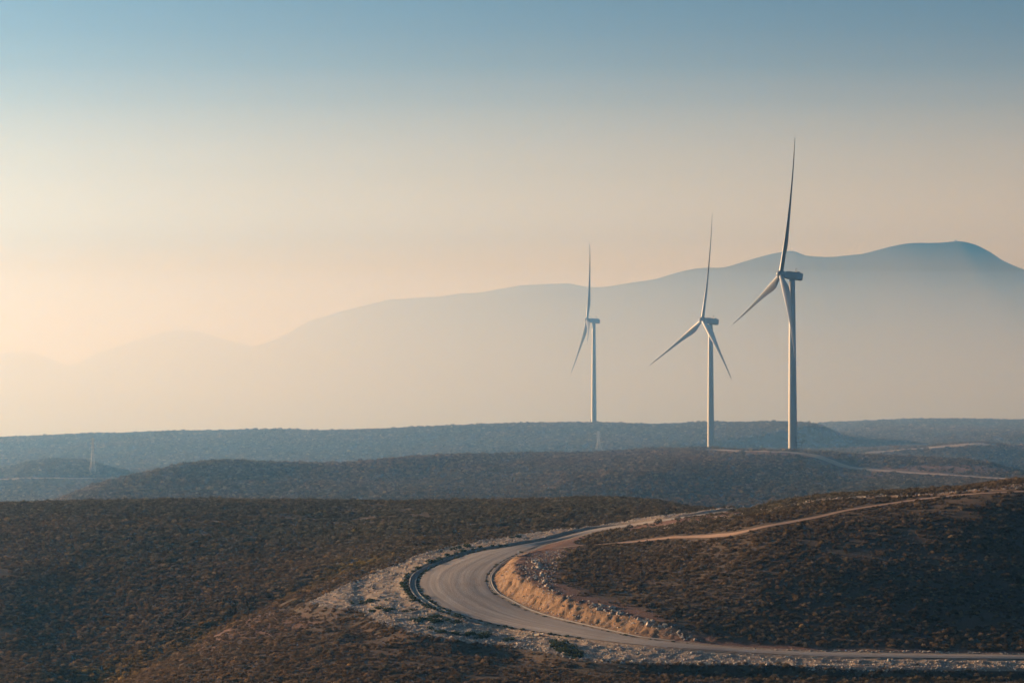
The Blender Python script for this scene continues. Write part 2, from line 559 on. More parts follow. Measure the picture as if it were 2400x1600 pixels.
def smooth_line(pts, n):
    pts = np.array(pts)
    t = np.arange(len(pts), dtype=float)
    q = np.linspace(0, len(pts) - 1, n)
    out = []
    for c in range(pts.shape[1]):
        p = np.concatenate([[2 * pts[0, c] - pts[1, c]], pts[:, c], [2 * pts[-1, c] - pts[-2, c]]])
        k = np.clip(np.floor(q).astype(int), 0, len(pts) - 2)
        f = q - k
        a, b_, c_, d_ = p[k], p[k + 1], p[k + 2], p[k + 3]
        out.append(0.5 * ((2 * b_) + (-a + c_) * f + (2 * a - 5 * b_ + 4 * c_ - d_) * f**2 + (-a + 3 * b_ - 3 * c_ + d_) * f**3))
    return np.array(out).T, q

NS = 420
outer3, q_idx = smooth_line([ground_hit(Z0, *p[0], y1=520) for p in PAIRS], NS)
inner3, _ = smooth_line([ground_hit(Z0, *p[1], y1=520) for p in PAIRS], NS)

def poly_dist(px, py, line, want=False):
    """distance of points to a polyline and index of nearest segment"""
    best = np.full(px.shape, 1e9)
    idx = np.zeros(px.shape)
    for k in range(len(line) - 1):
        ax, ay = line[k, 0], line[k, 1]
        dx, dy = line[k + 1, 0] - ax, line[k + 1, 1] - ay
        L2 = dx * dx + dy * dy + 1e-9
        t = np.clip(((px - ax) * dx + (py - ay) * dy) / L2, 0, 1)
        d = np.hypot(px - ax - t * dx, py - ay - t * dy)
        w = d < best
        best = np.where(w, d, best)
        idx = np.where(w, k + t, idx)
    return best, idx

def in_poly(px, py, poly):
    c = np.zeros(px.shape, bool)
    n = len(poly)
    for k in range(n):
        x0, y0 = poly[k][0], poly[k][1]
        x1, y1 = poly[(k + 1) % n][0], poly[(k + 1) % n][1]
        if y0 == y1:
            continue
        c ^= ((y0 > py) != (y1 > py)) & (px < (x1 - x0) * (py - y0) / (y1 - y0) + x0)
    return c

RUBBLE_UV = [(1720, 1190), (1640, 1199), (1560, 1208), (1480, 1218), (1395, 1232), (1255, 1246), (1138, 1265), (1068, 1279), (974, 1304), (927, 1325),
             (862, 1351), (796, 1384), (754, 1403), (724, 1419), (754, 1427), (801, 1432), (843, 1437), (881, 1459), (927, 1473),
             (974, 1491), (1021, 1496), (1068, 1505), (1161, 1513), (1255, 1524), (1302, 1536), (1372, 1548), (1442, 1553),
             (1600, 1558), (1768, 1560), (2000, 1561), (2200, 1562), (2400, 1563), (2700, 1566)]
rub3 = np.array([ground_hit(Z0, *p, y1=520) for p in RUBBLE_UV])
rub_line, _ = smooth_line(rub3, 300)
road_poly = np.concatenate([outer3, inner3[::-1]])
rub_poly = np.concatenate([rub_line, outer3[::-1]])
fill_poly = np.concatenate([rub_line, inner3[::-1]])

rows = np.where((YR > 275) & (YR < 540))[0]
r0, r1 = rows[0], rows[-1] + 1
px, py = GX[r0:r1], GY[r0:r1]
dO, _ = poly_dist(px, py, outer3[::2])
dI, iI = poly_dist(px, py, inner3[::2])
dB, _ = poly_dist(px, py, rub_line[::2])
on_road = in_poly(px, py, road_poly)
on_rub = in_poly(px, py, rub_poly)
in_fill = in_poly(px, py, fill_poly)
inner_side = (~on_road) & (~on_rub) & (dI < dO)
outer_side = (~on_road) & ~inner_side
H_KEY = [0.2, 0.2, 0.2, 0.2, 0.2, 0.25, 0.3, 0.45, 0.8, 1.6, 1.6, 1.95, 2.05, 2.1, 2.05, 1.85, 1.6, 1.35, 1.2, 1.0, 0.7, 0.4, 0.2, 0.15, 0.1, 0.1, 0.1, 0.1]
smp = np.linspace(0, NP - 1, 80)
hs = np.interp(smp, np.arange(NP), H_KEY)
ln_i = np.stack([np.interp(smp, q_idx, inner3[:, c]) for c in (0, 1)], 1)
num = np.zeros(px.shape)
den = np.zeros(px.shape)
for k in range(len(smp)):
    w = 1.0 / ((px - ln_i[k, 0])**2 + (py - ln_i[k, 1])**2 + 0.3)**2
    num += w * hs[k]
    den += w
Hb = num / den
along = fbm(px * 0.9 + 3.0, py * 0.35, 3)
dIn = dI + 0.35 * fbm(px * 0.4, py * 0.3, 3) + 0.6 * vnoise(px * 1.9, py * 1.1)
bank = Hb * sstep(1.1, 4.4, dIn) * np.exp(-np.maximum(0, dI - 5) / 40.0)
gut_w = np.interp(np.interp(0, [0], [0]) + 0, [0], [1])
Z = Z0.copy()
nz_big = 1.0 * fbm(GX / 38.0, GY / 55.0, 3) + 1.5 * fbm(GX / 75.0 + 4, GY / 95.0, 2) * (0.25 + 0.75 * sstep(-5, -25, GX) * (GY < 640) + 0.75 * sstep(640, 900, GY)) + 0.28 * fbm(GX / 7.0, GY / 9.0, 3)
nz_far = 2.6 * fbm(GX / 150.0 + 9, GY / 210.0, 3)
near_w = np.ones_like(Z)
near_w[r0:r1] = np.where(on_road, 0, sstep(1.5, 16.0, np.minimum(dO, dI)))
farfac = sstep(640, 900, GY) * (1 - 0.5 * sstep(2400, 4000, GY))
Z += nz_big * near_w * (0.55 + 0.6 * sstep(600, 1100, GY)) * (1 - 0.6 * sstep(1500, 2400, GY)) + nz_far * farfac * 0.28
sub = Z[r0:r1]
sub = np.where(on_road, sub - 0.14 * sstep(0.0, 0.5, np.minimum(dO, dI)), sub)
gully = np.array([ground_hit(Z0, *q_, y1=520) for q_ in ((120, 1660), (260, 1575), (400, 1512), (520, 1460), (620, 1412), (740, 1358), (830, 1325))])
dG, _ = poly_dist(px, py, gully)
sub = sub - 1.7 * np.exp(-(dG / 8.0)**2) * sstep(6, 20, np.minimum(dO, dB))
ditch = np.exp(-((dO - 1.25) / 0.6)**2)
sub = np.where(outer_side, sub - 0.55 * ditch + 0.22 * np.exp(-((dO - 2.7) / 0.7)**2), sub)
sub = np.where(inner_side, sub - 0.03 * np.exp(-((dI - 0.75) / 0.4)**2) + bank, sub)
below = np.where(in_fill | inner_side, 0.0, dB)
sub = sub - 1.0 * sstep(0.0, 3.2, below) * np.exp(-below / 28.0)
bank_zone = np.where(inner_side, sstep(1.0, 1.8, dI) * (1 - sstep(4.0, 7.0, dI)) * sstep(0.3, 1.0, Hb), 0.0)
sub = sub + bank_zone * (0.25 * vnoise(px * 1.5, py * 1.3) + 0.30 * vnoise(px * 2.6, py * 2.2))
rough_w = np.where(on_rub, 1.0, 0.0)
sub = sub + rough_w * 0.28 * fbm(px * 0.9, py * 0.7, 3) * sstep(1.5, 4, dO)
Z[r0:r1] = sub

# level ground under the turbine pad and base
def flatten(cx, cy, rx, ry, dz=0.0):
    d = np.hypot((GX - cx) / rx, (GY - cy) / ry)
    w = 1 - sstep(0.6, 1.3, d)
    zc = float(height(Z, cx, cy)) + dz
    Z[:] = Z * (1 - w) + zc * w
T3_XY = (float(s_of(1858, 1058)) * 1100.0, 1100.0)
T2_XY = (float(s_of(1666, 1060)) * 1410.0, 1410.0)
T1_XY = (float(s_of(1392, 992)) * 1887.0, 1887.0)
flatten(T3_XY[0] - 3, T3_XY[1] + 2, 16, 14)
flatten(T1_XY[0], T1_XY[1], 14, 14, 0.2)

# ---- ground colour zones
mask = np.zeros((NR, NC, 4), np.float32)
mask[..., 3] = 1
sub = mask[r0:r1]
edge_n = 0.7 * fbm(px * 0.5, py * 0.5, 3)
rubm = np.where(on_rub, sstep(-0.3, 1.0, dB + edge_n), 0.0)
rubm = np.maximum(rubm, np.where(on_road, 1.0, 0.0))
rubm = np.maximum(rubm, np.where(inner_side, 1 - sstep(0.8, 1.5, dI), 0.0))
bankm = np.where(inner_side, sstep(1.0, 1.4, dIn) * (1 - sstep(3.9, 5.0, dIn)) * sstep(0.45, 1.2, Hb), 0.0)
red_w = np.interp(iI * 2 / NS * NP, np.arange(NP), [2.5, 2.5, 3, 3, 3, 4, 6, 9, 11, 12, 12, 12, 12, 11, 10, 9, 8.5, 8.5, 9, 8, 6, 4, 3, 2.5, 2.5, 2.5, 2.5, 2.5])
redm = np.where(inner_side, 1 - sstep(red_w * 0.75, red_w * 1.15, dI + 2.5 * edge_n), 0.0)
sub[..., 0] = rubm
sub[..., 1] = bankm
sub[..., 2] = redm
RED_FULL = np.zeros_like(Z)
bare = np.zeros_like(Z)                        # where no scrub grows
bare[r0:r1] = np.maximum(np.maximum(rubm, bankm), np.maximum(redm, np.where(dO < 2.6, 1.0, 0.0)))

def paint(poly_uv, chan, soft, amount=1.0, y0=250.0, y1=2400.0, no_scrub=0.85):
    """a patch of bare ground, traced on the hillside"""
    p3 = np.array([ground_hit(Z, u_, v_, y0, y1) for u_, v_ in poly_uv])
    lo, hi = p3[:, 1].min() - soft * 3, p3[:, 1].max() + soft * 3
    rr = np.where((YR > lo) & (YR < hi))[0]
    a, b2 = rr[0], rr[-1] + 1
    qx, qy = GX[a:b2], GY[a:b2]
    ins = in_poly(qx, qy, p3)
    d, _ = poly_dist(qx, qy, np.concatenate([p3, p3[:1]]))
    d = np.where(ins, d, -d) + soft * 1.4 * fbm(qx / (soft * 2.5), qy / (soft * 2.5), 3)
    w = sstep(-soft * 0.5, soft * 0.5, d) * amount
    mask[a:b2, :, chan] = np.maximum(mask[a:b2, :, chan], w)
    bare[a:b2] = np.maximum(bare[a:b2], w * no_scrub)

# bare patches: rubble on the right-hand crest, pad, cuttings by the far road, scars in the scrub
paint([(1745, 1196), (1838, 1184), (1940, 1168), (2110, 1160), (2229, 1153), (2330, 1138), (2420, 1131), (2420, 1146), (2300, 1152), (2200, 1160), (2080, 1166), (1940, 1174), (1840, 1190), (1760, 1199)], 1, 1.5, 0.9)
paint([(1600, 1203), (1740, 1198), (1760, 1206), (1660, 1218), (1560, 1232), (1470, 1244), (1440, 1240)], 2, 1.5)
paint([(1610, 1056), (1700, 1055), (1780, 1058), (1850, 1061), (1940, 1066), (1960, 1075), (1860, 1070), (1760, 1066), (1640, 1060)], 2, 4, 1.0, 900, 1300)
paint([(1885, 1078), (1905, 1074), (1985, 1096), (2060, 1103), (2080, 1120), (2010, 1122), (1950, 1112), (1900, 1100)], 2, 4, 0.9, 800, 1200)
paint([(2040, 1092), (2140, 1090), (2260, 1090), (2350, 1098), (2360, 1112), (2250, 1108), (2120, 1104)], 2, 4, 0.8, 800, 1200)
paint([(1980, 1062), (2030, 1064), (2070, 1084), (2010, 1086)], 1, 3, 0.6, 800, 1300)
paint([(520, 1450), (600, 1425), (700, 1440), (740, 1460), (660, 1480), (560, 1500), (480, 1530), (430, 1535)], 2, 4, 0.75, no_scrub=0.45)
paint([(2000, 1488), (2060, 1482), (2140, 1486), (2150, 1496), (2080, 1502), (2010, 1500)], 2, 2, 0.6, no_scrub=0.4)
paint([(1730, 1517), (1850, 1512), (1900, 1522), (1780, 1526)], 2, 1.2, 0.7)
paint([(2000, 1520), (2110, 1512), (2130, 1520), (2040, 1527)], 1, 1.0, 0.5)
paint([(1880, 1560), (2450, 1561), (2450, 1572), (2100, 1574), (1900, 1570)], 2, 0.8, 0.9)

verts = np.stack([GX, GY, Z], -1).reshape(-1, 3)
me = mesh_np('ground', verts, grid_faces(NR, NC), True, [M_ground])
at = me.color_attributes.new('mask', 'FLOAT_COLOR', 'POINT')
at.data.foreach_set('color', mask.reshape(-1))
link('ground', me, kind='structure', label='rolling scrub covered hills of brown soil', )

# ------------------------------------------------------------------ roads and tracks
def strip_mesh(name, left, right, mat, lift, ncross=10, drape=True, profile=None):
    n = len(left)
    t = np.linspace(0, 1, ncross + 1)
    P = left[:, None, :] * (1 - t)[None, :, None] + right[:, None, :] * t[None, :, None]
    if drape:
        P[..., 2] = height(Z, P[..., 0], P[..., 1]) + lift
    else:
        P[..., 2] += lift
    if profile is not None:
        P[..., 2] += profile(t)[None, :]
    mid = (left + right) / 2
    ds = np.concatenate([[0], np.cumsum(np.linalg.norm(np.diff(mid[:, :2], axis=0), axis=1))])
    me = mesh_np(name, P.reshape(-1, 3), grid_faces(n, ncross + 1), True, [mat])
    uvl = me.uv_layers.new(name='along')
    uv = np.stack([np.repeat(t[None, :], n, 0), np.repeat(ds[:, None], ncross + 1, 1)], -1).reshape(-1, 2)
    li = np.empty(len(me.loops), np.int32)
    me.loops.foreach_get('vertex_index', li)
    uvl.data.foreach_set('uv', uv[li].astype(np.float32).ravel())
    return me

o3, i3 = outer3.copy(), inner3.copy()
me = strip_mesh('gravel_road', o3, i3, M_road, 0.02, 16, False, lambda t: 0.10 * np.sin(np.pi * t) + 0.02 * np.sin(9 * np.pi * t))
link('gravel_road', me, kind='structure', label='pale gravel road sweeping round the hairpin bend')

def track(name, uvs, width, mat, lift, label, y0=250.0, y1=2400.0, n=120, clear=1.0):
    p3 = np.array([ground_hit(Z, u_, v_, y0, y1) for u_, v_ in uvs])
    c, q = smooth_line(p3, n)
    wd = np.interp(q, np.arange(len(uvs)), width) if hasattr(width, '__len__') else np.full(n, width)
    wd = wd * (1 + 0.18 * fbm(c[:, 0] / 6.0, c[:, 1] / 6.0, 2))
    tg = np.gradient(c[:, :2], axis=0)
    tg /= np.linalg.norm(tg, axis=1, keepdims=True) + 1e-9
    nr = np.stack([-tg[:, 1], tg[:, 0]], 1)
    a, b2 = c.copy(), c.copy()
    a[:, :2] += nr * wd[:, None] / 2
    b2[:, :2] -= nr * wd[:, None] / 2
    rr = np.where((YR > c[:, 1].min() - 12) & (YR < c[:, 1].max() + 12))[0]
    q0, q1 = rr[0], rr[-1] + 1
    d, _ = poly_dist(GX[q0:q1], GY[q0:q1], c[::3])
    bare[q0:q1] = np.maximum(bare[q0:q1], 1 - sstep(np.max(wd) * 0.5 * clear, np.max(wd) * 0.62 * clear + 0.4, d))
    me = strip_mesh(name, a, b2, mat, lift, 6)
    return link(name, me, kind='structure', label=label)

track('dirt_track', [(1300, 1285), (1380, 1277), (1500, 1268), (1620, 1258), (1740, 1247), (1872, 1220), (2008, 1192), (2144, 1172), (2229, 1162), (2330, 1155), (2460, 1150)],
      [1.1, 1.3, 1.35, 1.4, 1.45, 1.5, 1.5, 1.6, 1.6, 1.6, 1.6], M_track, 0.07, 'reddish dirt track climbing the dark slope on the right', clear=1.5)
track('pad_road', [(1630, 1054), (1700, 1056), (1780, 1058), (1850, 1060), (1890, 1064), (1930, 1076), (1984, 1095), (2040, 1102), (2120, 1108), (2220, 1114), (2320, 1120), (2420, 1127), (2560, 1134)],
      [6, 7, 8, 12, 10, 8.5, 8, 7.5, 7, 7, 7, 7, 7], M_farroad, 0.25, 'gravel road descending from the turbine pad', 850, 1300, 160, 1.3)
track('far_road', [(2010, 1063), (2040, 1061), (2100, 1056), (2180, 1050), (2260, 1043), (2320, 1041)], 15.0, M_farroad, 0.35, 'pale far road crossing the slope behind the turbines', 1300, 1700, 100, 1.2)
track('hill_track', [(-60, 1121), (60, 1121), (160, 1122), (240, 1122), (275, 1120)], 3.0, M_farroad, 0.3, 'thin pale track below the small hill', 1100, 1340, 80, 2.0)
track('lower_track', [(1960, 1564), (2060, 1564), (2200, 1565), (2320, 1566), (2460, 1567)], 1.3, M_track, 0.05, 'thin dirt track below the rubble', 250, 400, 80)

# concrete gutters on both sides of the bend
def gutter(name, line, k0, k1, off0, off1, depth, label, sign, lift):
    seg = line[k0:k1]
    tg = np.gradient(seg[:, :2], axis=0)
    tg /= np.linalg.norm(tg, axis=1, keepdims=True) + 1e-9
    nr = np.stack([-tg[:, 1], tg[:, 0]], 1) * sign
    prof = [(off0, 0.02), (off0 + 0.12, 0.05), (off0 + 0.3, -depth), (off1 - 0.3, -depth), (off1 - 0.12, 0.10), (off1, 0.06)]
    P = np.zeros((len(seg), len(prof), 3))
    for c, (d_, z_) in enumerate(prof):
        P[:, c, :2] = seg[:, :2] + nr * d_
        P[:, c, 2] = seg[:, 2] + z_ + lift
    me = mesh_np(name, P.reshape(-1, 3), grid_faces(len(seg), len(prof)), False, [M_concrete])
    return link(name, me, label=label, cat='gutter')

def side_sign(line, other):
    tg = line[201, :2] - line[200, :2]
    nr = np.array([-tg[1], tg[0]])
    return -1.0 if np.dot(nr, other[200, :2] - line[200, :2]) > 0 else 1.0
kk = lambda i: int(i / (NP - 1) * (NS - 1))
gutter('drainage_gutter', outer3, kk(7.6), kk(16.2), 0.65, 1.75, 0.36, 'sunken concrete gutter along the outer edge of the bend', side_sign(outer3, inner3), 0.0)
gutter('drainage_gutter', inner3, kk(8.5), kk(20.0), 0.45, 0.95, 0.03, 'pale concrete gutter at the foot of the cut bank', side_sign(inner3, outer3), 0.06)

# ------------------------------------------------------------------ mountains
def mountains(name, prof, label, dist, depth_f, depth_b, seed, base=-150.0, rough=1.0):
    us = np.array([p[0] for p in prof], float)
    vsn = np.array([p[1] for p in prof], float)
    uu = np.linspace(us[0], us[-1], 420)
    vv = pchip(us, vsn, uu) + 1.6 * fbm(uu / 22.0 + seed, uu * 0 + seed, 4) * rough
    d0 = np.interp(uu, [p[0] for p in dist], [p[1] for p in dist])
    zc = np.maximum(d0 * tz_of(vv), base - 30)
    w = np.concatenate([-np.linspace(1, 0, 46)**1.1, np.linspace(0, 1, 14)[1:]])
    X, Y, ZZ = [], [], []
    for t in w:
        dep = depth_f if t < 0 else depth_b
        y = d0 + t * dep
        x = s_of(uu) * d0 * (1 + 0.25 * t * dep / d0)
        a = abs(t)
        rise = (1 - a)**1.25
        z = base + (zc - base) * rise
        amp = 0.16 * (zc - base) * a * (1 - a) * 2.0
        rid = np.abs(fbm(x / 1500.0 + seed, y / 4200.0 + seed, 4))
        z = z - amp * rid * 2.0 + 14 * fbm(x / 260.0, y / 420.0, 3) * min(1, a * 6)
        X.append(x)
        Y.append(y)
        ZZ.append(np.maximum(z, base - 40))
    V = np.stack([np.array(X), np.array(Y), np.array(ZZ)], -1)
    me = mesh_np(name, V.reshape(-1, 3), grid_faces(len(w), len(uu)), True, [M_mount])
    link(name, me, kind='structure', label=label)
    return lambda u_: (float(s_of(u_) * np.interp(u_, uu, d0)), float(np.interp(u_, uu, d0)), float(np.interp(u_, uu, zc)))

k = 1.0204
MAIN = [(-700, 930), (-300, 900), (0, 872), (200, 848), (350, 828), (450, 812), (530, 802), (575, 796), (610, 787), (660, 765), (700, 742), (760, 722), (830, 703), (900, 688), (1000, 682), (1060, 674), (1090, 673),
        (1150, 663), (1210, 655), (1300, 651), (1360, 660), (1450, 650), (1500, 642), (1560, 625), (1610, 616), (1660, 614),
        (1720, 598), (1780, 582), (1820, 576), (1860, 588), (1900, 590), (1980, 583), (2060, 564), (2100, 558), (2150, 558),
        (2200, 554), (2230, 558), (2270, 575), (2310, 600), (2352, 618), (2480, 640), (2700, 640), (3200, 700)]
HUMP = [(-600, 860), (-300, 830), (-100, 815), (0, 812), (60, 808), (110, 822), (160, 838), (230, 808), (300, 785), (350, 770), (395, 759), (440, 760), (480, 768), (520, 780),
        (575, 793), (650, 800), (760, 800), (900, 850), (1100, 1000)]
peak_main = mountains('mountain_range', [(a * k, b_ * k) for a, b_ in MAIN], 'long hazy mountain range behind the turbines', [(-700, 12000), (600, 11300), (900, 9800), (1300, 8300), (1900, 6900), (2300, 6500), (3300, 6500)], 2400, 2500, 3.7)
peak_far = mountains('far_mountain', [(a * k, b_ * k) for a, b_ in HUMP], 'faint rounded mountain fading into the warm haze', [(-700, 12100), (3000, 12100)], 3000, 3500, 8.1)

# ------------------------------------------------------------------ wind turbines
HUB_H, BLADE_L, TILT = 80.0, 62.0, R(6.6)

def blade_mesh():
    n = 18
    st = np.array([0, .015, .04, .08, .13, .18, .24, .32, .42, .54, .66, .78, .88, .95, .985, 1.0])
    chord = np.interp(st, [0, .03, .09, .16, .21, .33, .5, .71, .9, 1], [2.0, 2.0, 2.6, 3.5, 3.6, 2.6, 1.55, 0.95, .55, .25])
    thick = np.interp(st, [0, .03, .09, .17, .3, .6, 1], [1.0, 1.0, .72, .42, .28, .2, .16])
    lead = np.interp(st, [0, .04, .2, .5, 1], [1.0, 1.0, 1.15, 0.7, 0.06])
    twist = np.interp(st, [0, .1, .25, .5, 1], [R(46), R(45), R(42), R(38), R(34)])
    V = []
    for i, t in enumerate(st):
        for k_ in range(n):
            a = 2 * math.pi * k_ / n
            rnd = float(1 - sstep(0.03, 0.16, np.array(t)))
            cx = math.cos(a)
            px_ = lead[i] - (0.5 - 0.5 * cx) * chord[i]
            yy = 0.5 * thick[i] * math.sin(a) * (rnd + (1 - rnd) * (0.55 + 0.45 * cx) * (1.15))
            ax = px_                      # leading edge towards the wind
            ay = yy * chord[i]
            ca, sa = math.cos(twist[i]), math.sin(twist[i])
            V.append((ax * ca - ay * sa + 3.6 * t**2, ax * sa + ay * ca, 1.2 + t * (BLADE_L - 1.2)))
    f = []
    for i in range(len(st) - 1):
        for k_ in range(n):
            f.append((i * n + k_, i * n + (k_ + 1) % n, (i + 1) * n + (k_ + 1) % n, (i + 1) * n + k_))
    return mesh_np('blade', np.array(V), np.array(f), True, [M_tower])

BLADE = blade_mesh()

def lathe_x(profile, n=28):
    v, f = revolve(profile, n)
    v = np.stack([v[:, 2], v[:, 0], v[:, 1]], 1)
    return v, f

def make_turbine(loc, yaw, theta, label):
    root = link('wind_turbine', None, label=label, cat='wind turbine', group='wind turbines on the hills', loc=loc)
    root.rotation_euler = (0, 0, yaw)
    v, f = revolve([(0.01, 0.0), (2.06, 0.0)] + [(2.06 - 0.72 * t**1.15, 0.1 + 77.6 * t) for t in np.linspace(0, 1, 14)] + [(0.01, 77.72)], 48)
    tw = link('tower', mesh_np('tower', v, f, True, [M_tower]), root)
    for zf in (18.0, 45.0):
        rr = 2.06 - 0.72 * ((zf - 0.1) / 77.6)**1.15
        v, f = revolve([(rr - 0.05, zf - 0.12), (rr + 0.025, zf - 0.1), (rr + 0.025, zf + 0.1), (rr - 0.05, zf + 0.12)], 48)
        link('flange', mesh_np('flange', v, f, False, [M_tower]), tw)
    v, f = revolve([(0.01, -1.5), (3.2, -1.5), (3.1, 0.12), (0.01, 0.14)], 32)
    link('foundation', mesh_np('foundation', v, f, False, [M_concrete]), root)
    v, f = revolve([(1.36, 77.6), (1.22, 77.75), (1.22, 78.6), (0.01, 78.62)], 32)
    link('yaw_bearing', mesh_np('yaw_bearing', v, f, True, [M_dark]), root)
    rot = Matrix.Rotation(-TILT, 4, 'Y')
    # nacelle, built along its own axis then tilted nose-up
    bm = bmesh.new()
    secs = [(-4.7, 1.50, 1.45, -0.10), (-4.45, 1.75, 1.72, -0.05), (-1.0, 1.85, 1.82, 0.0), (2.0, 1.80, 1.74, 0.0), (3.4, 1.55, 1.5, 0.0), (3.75, 1.30, 1.25, 0.0)]
    rings = []
    for x, hw, hh, zo in secs:
        ring = []
        for k_ in range(20):
            a = 2 * math.pi * (k_ + 0.5) / 20
            c, s_ = math.cos(a), math.sin(a)
            e = 0.32
            ring.append(bm.verts.new((x, hw * math.copysign(abs(c)**e, c), zo + hh * math.copysign(abs(s_)**e, s_))))
        rings.append(ring)
    for a, b2 in zip(rings, rings[1:]):
        for k_ in range(20):
            bm.faces.new((a[k_], a[(k_ + 1) % 20], b2[(k_ + 1) % 20], b2[k_]))
    bm.faces.new(rings[0][::-1])
    bm.faces.new(rings[-1])
    bmesh.ops.recalc_face_normals(bm, faces=bm.faces)
    bm.transform(Matrix.Translation((0, 0, HUB_H)) @ rot)
    nac = bm_obj('nacelle', bm, M_tower, root)
    for off in (-0.25, 0.25):
        bm = bmesh.new()
        add_bar(bm, (-1.6 + off, 0.2, 1.6), (-1.6 + off, 0.2, 3.6), 0.07)
        add_bar(bm, (-1.95 + off, 0.2, 3.45), (-1.3 + off, 0.2, 3.45), 0.05)
        bm.transform(Matrix.Translation((0, 0, HUB_H)) @ rot)
        bm_obj('wind_sensor', bm, M_dark, nac)
    bm = bmesh.new()
    add_box(bm, (-2.6, 0, 1.95), (1.5, 1.8, 0.4))
    bm.transform(Matrix.Translation((0, 0, HUB_H)) @ rot)
    bm_obj('cooler_box', bm, M_tower, nac)
    # hub and nose cone
    hx = 5.4
    v, f = lathe_x([(0.01, 3.7), (1.25, 3.7), (1.65, 4.1), (1.72, 5.4), (1.62, 6.2), (1.25, 6.9), (0.7, 7.35), (0.01, 7.5)], 32)
    h_me = mesh_np('hub', v, f, True, [M_tower])
    h_me.transform(Matrix.Translation((0, 0, HUB_H)) @ rot)
    link('hub', h_me, root)
    for kx in range(3):
        th = theta + 2 * math.pi / 3 * kx
        # blade's own z goes out along (h sin + z cos), h = -Y of the turbine
        bl = link('blade', BLADE, root)
        bl.matrix_basis = Matrix.Translation((0, 0, HUB_H)) @ rot @ Matrix.Translation((hx, 0, 0)) @ Matrix.Rotation(th, 4, 'X')
    return root

z3 = float(height(Z, *T3_XY))
z1 = float(height(Z, *T1_XY))
z2 = float(height(Z, *T2_XY))
make_turbine((T3_XY[0], T3_XY[1], z3), R(190.6), R(-10.5), 'tallest white wind turbine on the gravel pad, on the right')
make_turbine((T2_XY[0], T2_XY[1], z2), R(202.7), R(-5.7), 'middle white wind turbine with one blade crossing its tower')
make_turbine((T1_XY[0], T1_XY[1], z1), R(183.9), R(11.5), 'smallest and farthest wind turbine on the crest of the far ridge')

# ------------------------------------------------------------------ small built things
def pylon(loc, h, yaw, label, base_w=3.6):
    root = link('lattice_pylon', None, label=label, cat='pylon', group='lattice pylons', loc=loc)
    root.rotation_euler = (0, 0, yaw)
    def wid(t):
        return float(np.interp(t, [0, 0.28, 0.55, 1.0], [base_w, base_w * 0.55, base_w * 0.3, base_w * 0.2])) / 2
    lev = [0, .14, .28, .40, .50, .60, .69, .77, .85, .93, 1.0]
    for sx, sy in ((-1, -1), (1, -1), (1, 1), (-1, 1)):
        bm = bmesh.new()
        for a, b2 in zip(lev, lev[1:]):
            add_bar(bm, (sx * wid(a), sy * wid(a), a * h - (0.6 if a == 0 else 0)), (sx * wid(b2), sy * wid(b2), b2 * h), 0.09, 4)
        bm_obj('leg', bm, M_steel, root)
    for face in range(4):
        bm = bmesh.new()
        c = [(-1, -1), (1, -1), (1, 1), (-1, 1)]
        p, q = c[face], c[(face + 1) % 4]
        for a, b2 in zip(lev, lev[1:]):
            P = lambda s_, t_: (s_[0] * wid(t_), s_[1] * wid(t_), t_ * h)
            add_bar(bm, P(p, a), P(q, b2), 0.042, 4)
            add_bar(bm, P(q, a), P(p, b2), 0.042, 4)
            add_bar(bm, P(p, b2), P(q, b2), 0.042, 4)
        bm_obj('bracing', bm, M_steel, root)
    for t, L in ((0.72, 1.7), (0.84, 1.5), (0.97, 1.0)):
        bm = bmesh.new()
        for sg in (-1, 1):
            add_bar(bm, (0, 0, t * h), (sg * L, 0, t * h), 0.12, 4)
            add_bar(bm, (0, 0, t * h + 0.8), (sg * L, 0, t * h), 0.08, 4)
            add_bar(bm, (sg * L, 0, t * h), (sg * L, 0, t * h - 0.9), 0.10, 5)
        bm_obj('crossarm', bm, M_steel, root)
    return root

p = ground_hit(Z, 217, 1107, 1150, 1345)
pylon(tuple(p), 81.0 / F * p[1], R(28), 'lattice pylon on the small hill at the left', 3.0)
px_, py_ = float(s_of(1403, 1040)) * 1600, 1600.0
pz = float(height(Z, px_, py_))
pylon((px_, py_, pz), float(tz_of(1010)) * py_ - pz, R(20), 'small lattice pylon below the farthest turbine')

# switchgear frame beside the nearest tower
sp = ((float(s_of(1873, 1058)) * 1098), 1098.0)
root = link('switchgear_frame', None, label='dark pole mounted switchgear frame beside the tallest turbine', cat='switchgear', loc=(sp[0], sp[1], float(height(Z, *sp))))
for x in (-1.25, 1.25):
    bm = bmesh.new()
    add_bar(bm, (x, 0, -0.4), (x, 0, 4.3), 0.17, 8)
    bm_obj('post', bm, M_dark, root)
bm = bmesh.new()
add_box(bm, (0, 0, 4.25), (3.1, 0.25, 0.25))
add_box(bm, (0, 0, 2.9), (2.4, 0.2, 0.2))
bm_obj('crossbeam', bm, M_dark, root)
bm = bmesh.new()
add_bar(bm, (-1.2, 0.05, 0.3), (1.2, 0.05, 2.8), 0.09)
add_bar(bm, (1.2, -0.05, 0.3), (-1.2, -0.05, 2.8), 0.09)
bm_obj('cross_brace', bm, M_steel, root)
for x in (-1.1, 0.3, 1.1):
    bm = bmesh.new()
    for q in range(4):
        add_bar(bm, (x, 0, 4.4 + 0.28 * q), (x, 0, 4.6 + 0.28 * q), 0.2, 8, 0.08)
    bm_obj('insulator', bm, M_steel, root)
bm = bmesh.new()
add_bar(bm, (-1.35, 0.2, 4.2), (-1.35, 0.2, 6.9), 0.14, 6)
bm_obj('mast', bm, M_dark, root)
bm = bmesh.new()
add_box(bm, (-0.35, -0.35, 0.9), (0.9, 0.6, 1.7))
add_box(bm, (-0.35, -0.35, 1.8), (1.05, 0.75, 0.12))
